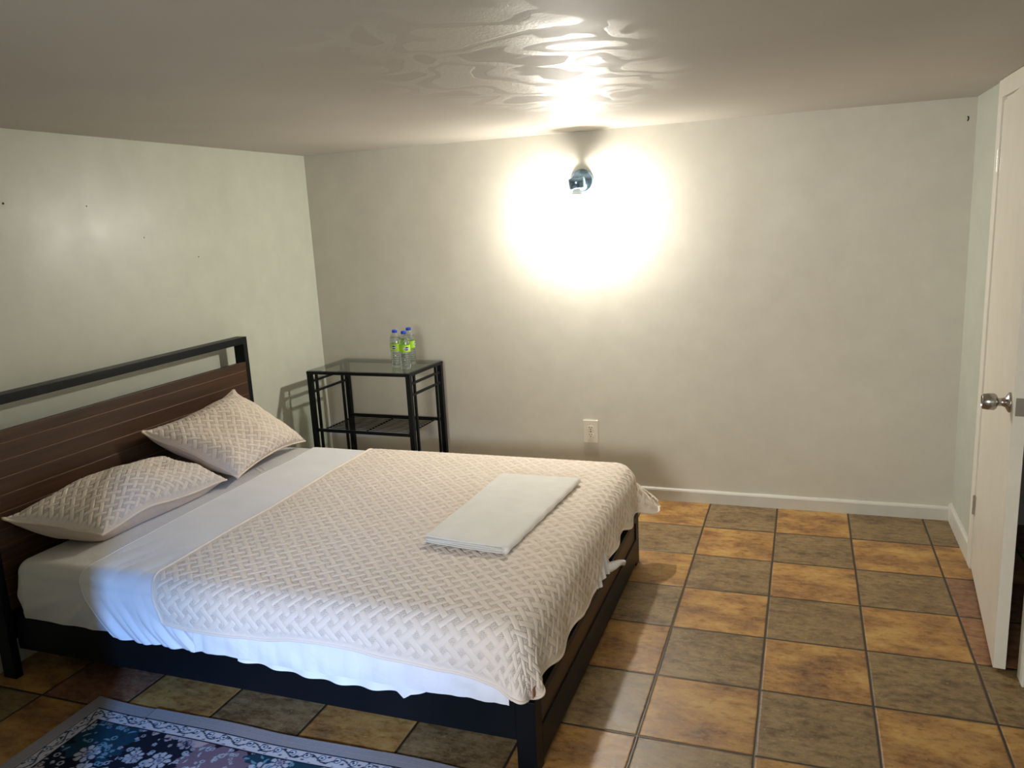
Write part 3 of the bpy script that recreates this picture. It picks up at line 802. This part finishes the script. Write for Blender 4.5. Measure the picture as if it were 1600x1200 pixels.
for (x, y, rz, lab) in ((.733, -.338, 48, 'full water bottle with green label at the front right, nearest the glass edge'),
                        (.694, -.205, 100, 'water bottle at the back, mostly hidden behind the front right one')):
    c = copy_tree(proto); c.location = (x, y, bz); c.rotation_euler = (0, 0, math.radians(rz)); c['label'] = lab

# ================================================================== RUG
def rug():
    RX0, RX1, RY1, RY0 = .508, 2.05, -2.292, -3.45
    ys = np.concatenate([np.arange(RY1, RY1-.52, -.0026), np.arange(RY1-.52, RY0, -.012)]); xs = np.arange(RX0, RX1, .0028)
    X, Y = np.meshgrid(xs, ys, indexing='ij'); X = X+0.; lx_, ly_ = X-RX0, RY1-Y           # distance from left / top edge
    d = np.minimum(np.minimum(lx_, RX1-X), np.minimum(ly_, Y-RY0))
    C = np.zeros(X.shape+(3,)); put = lambda m, c: C.__setitem__(m, srgb(*c)[:3])
    rs = np.random.RandomState(5)
    # field: large cartouches of teal, near black, lilac grey, rose and pale floral ground
    cen = np.array([(lx, ly) for lx in np.arange(.02, 1.7, .20) for ly in np.arange(.02, 1.3, .17)]); cen += rs.uniform(-.04, .04, cen.shape)
    wx = lx_+.012*np.sin(ly_*110)+.006*np.sin(ly_*260+lx_*90); wy = ly_+.012*np.sin(lx_*105)
    best = np.full(X.shape, 9.); kind = np.zeros(X.shape, int); pal = [(24, 29, 42), (28, 60, 76), (178, 174, 182), (112, 94, 108), (22, 26, 36), (176, 158, 158)]
    order = rs.choice([0, 1, 2, 3, 4, 5, 0], len(cen)); order[np.hypot(cen[:, 0]-.22, cen[:, 1]-.18) < .10] = 1
    for i, (cx, cy) in enumerate(cen):
        dd = (wx-cx)**2*.8+(wy-cy)**2*1.5; m = dd < best; best[m] = dd[m]; kind[m] = order[i]
    for k_, c in enumerate(pal): put(kind == k_, c)
    light = np.isin(kind, (2, 5)); teal = kind == 1; dark = np.isin(kind, (0, 4))
    # big flower heads
    for i in range(44):
        cx, cy, R = rs.uniform(0, 1.55), rs.uniform(0, 1.15 if i > 28 else .5), rs.uniform(.028, .045)
        ddx, ddy = lx_-cx, ly_-cy; r = np.hypot(ddx, ddy); a = np.arctan2(ddy, ddx)
        if (r < R).sum() == 0: continue
        pet = R*(.72+.28*np.abs(np.cos(a*4+i)))
        m = (r < pet) & ((np.abs(np.cos(a*4+i)) > .35) | (r < R*.5)); k_ = kind[np.unravel_index(r.argmin(), r.shape)]
        put(m, (176, 176, 186) if k_ in (0, 1, 3, 4) else (148, 142, 156))
        put(m & (np.abs(np.sin(a*4+i)) > .93) & (r > R*.3), (52, 60, 80)); put((r < R*.45) & (r > R*.36), (44, 56, 78)); put(r < R*.2, (92, 110, 140))
        put((r < R*.30) & (r > R*.2), (160, 140, 148))
    # little blossoms, rings and leaves everywhere
    for i in range(1150):
        near = i > 380
        cx, cy = rs.uniform(0, 1.54), rs.uniform(0, .50 if near else 1.15); R = rs.uniform(.004, .0105)
        i0, i1 = np.searchsorted(xs-RX0, [cx-.03, cx+.03]); j0, j1 = np.searchsorted(RY1-ys, [cy-.03, cy+.03])
        if i1 <= i0 or j1 <= j0: continue
        sl = (slice(i0, i1), slice(j0, j1)); ddx, ddy = lx_[sl]-cx, ly_[sl]-cy; r = np.hypot(ddx, ddy); a = np.arctan2(ddy, ddx)
        lt = light[sl][r.shape[0]//2, r.shape[1]//2]; tl = teal[sl][r.shape[0]//2, r.shape[1]//2]
        sub = C[sl]; t_ = rs.randint(3)
        fg = (40, 48, 68) if lt else ((158, 166, 176) if not tl else (104, 142, 158))
        if t_ == 0: m = r < R*(.6+.4*np.abs(np.cos(a*2.5+i)))
        elif t_ == 1: m = (r < R) & (r > R*.55)
        else:
            al = rs.uniform(0, math.pi); p = ddx*math.cos(al)+ddy*math.sin(al); q_ = -ddx*math.sin(al)+ddy*math.cos(al)
            m = ((p/(R*1.5))**2+((q_+p*p*18)/(R*.45))**2) < 1
        sub[m] = srgb(*fg)[:3]
        if t_ == 0: sub[r < R*.28] = srgb(120, 96, 108)[:3]
    # dark guard line, pale scrolling vine border, outer selvedge
    bd = d < .105
    put(bd, (30, 36, 50)); put((d < .100), (196, 192, 196))
    run = np.where(d == ly_, lx_, ly_)
    vine = np.abs((d-.076)-.012*np.sin(run*62)) < .0028
    put(vine & (d < .098), (40, 48, 66))
    per = .1013
    for off, rad_ in ((0., .0125), (.5, .0125)):
        ph = ((run/per+off*.5+.12) % .5)*per; cc = np.hypot(ph-per*.25, d-(.076+(.006 if off else -.006)))
        if off == 0: 
            put((cc < rad_) & (d < .1), (70, 96, 122)); put((cc < rad_*.7) & (d < .1), (214, 212, 214)); put((cc < rad_*.38) & (d < .1), (60, 84, 110))
    leaf = (np.sin(run*124+.6)*np.sin((d-.07)*230+run*40)) > .72
    put(leaf & (d < .097) & (d > .056), (54, 64, 84))
    put((d < .055), (34, 40, 54)); put((d < .052), (152, 148, 150))
    rib = (np.sin(d*900) > .75) & (d < .05); put(rib, (143, 139, 142))
    jit = 1+.05*rs.randn(*X.shape); C = np.clip(C*jit[..., None], 0, 1)
    Z = .0055+.0035*np.maximum(0, np.sin((lx_-.05)*9.3))*np.exp(-ly_/.10)*(lx_ > .25)+.0006*np.sin(lx_*7)*np.sin(ly_*9)
    Yw = Y-.006*np.sin(lx_*9.3)*np.exp(-ly_/.2)-.004*np.sin(lx_*4)
    top_ = np.stack([X, Yw, Z], -1)
    # tuck the edges to the floor for thickness
    P_ = np.concatenate([top_[:1]*[1, 1, 0]+[-.001, 0, .0004], top_, top_[-1:]*[1, 1, 0]+[.001, 0, .0004]], 0); C = np.concatenate([C[:1], C, C[-1:]], 0)
    P_ = np.concatenate([P_[:, :1]*[1, 1, 0]+[0, .001, .0004], P_, P_[:, -1:]*[1, 1, 0]+[0, -.001, .0004]], 1); C = np.concatenate([C[:, :1], C, C[:, -1:]], 1)
    m = Mat('woven_floral_rug', rough=.95, spec=.1); at = m.n('ShaderNodeAttribute', attribute_name='pattern'); m.base(at.outputs['Color'])
    m.bump(m.noise(500, 2), .4, .0012)
    o = grid_obj('rug', P_[:, ::-1], m.m, None, None, {'pattern': C[:, ::-1]})
    tag(o, 'blue, black and pale floral rug with grey border on the floor beside the bed', 'rug')
rug()
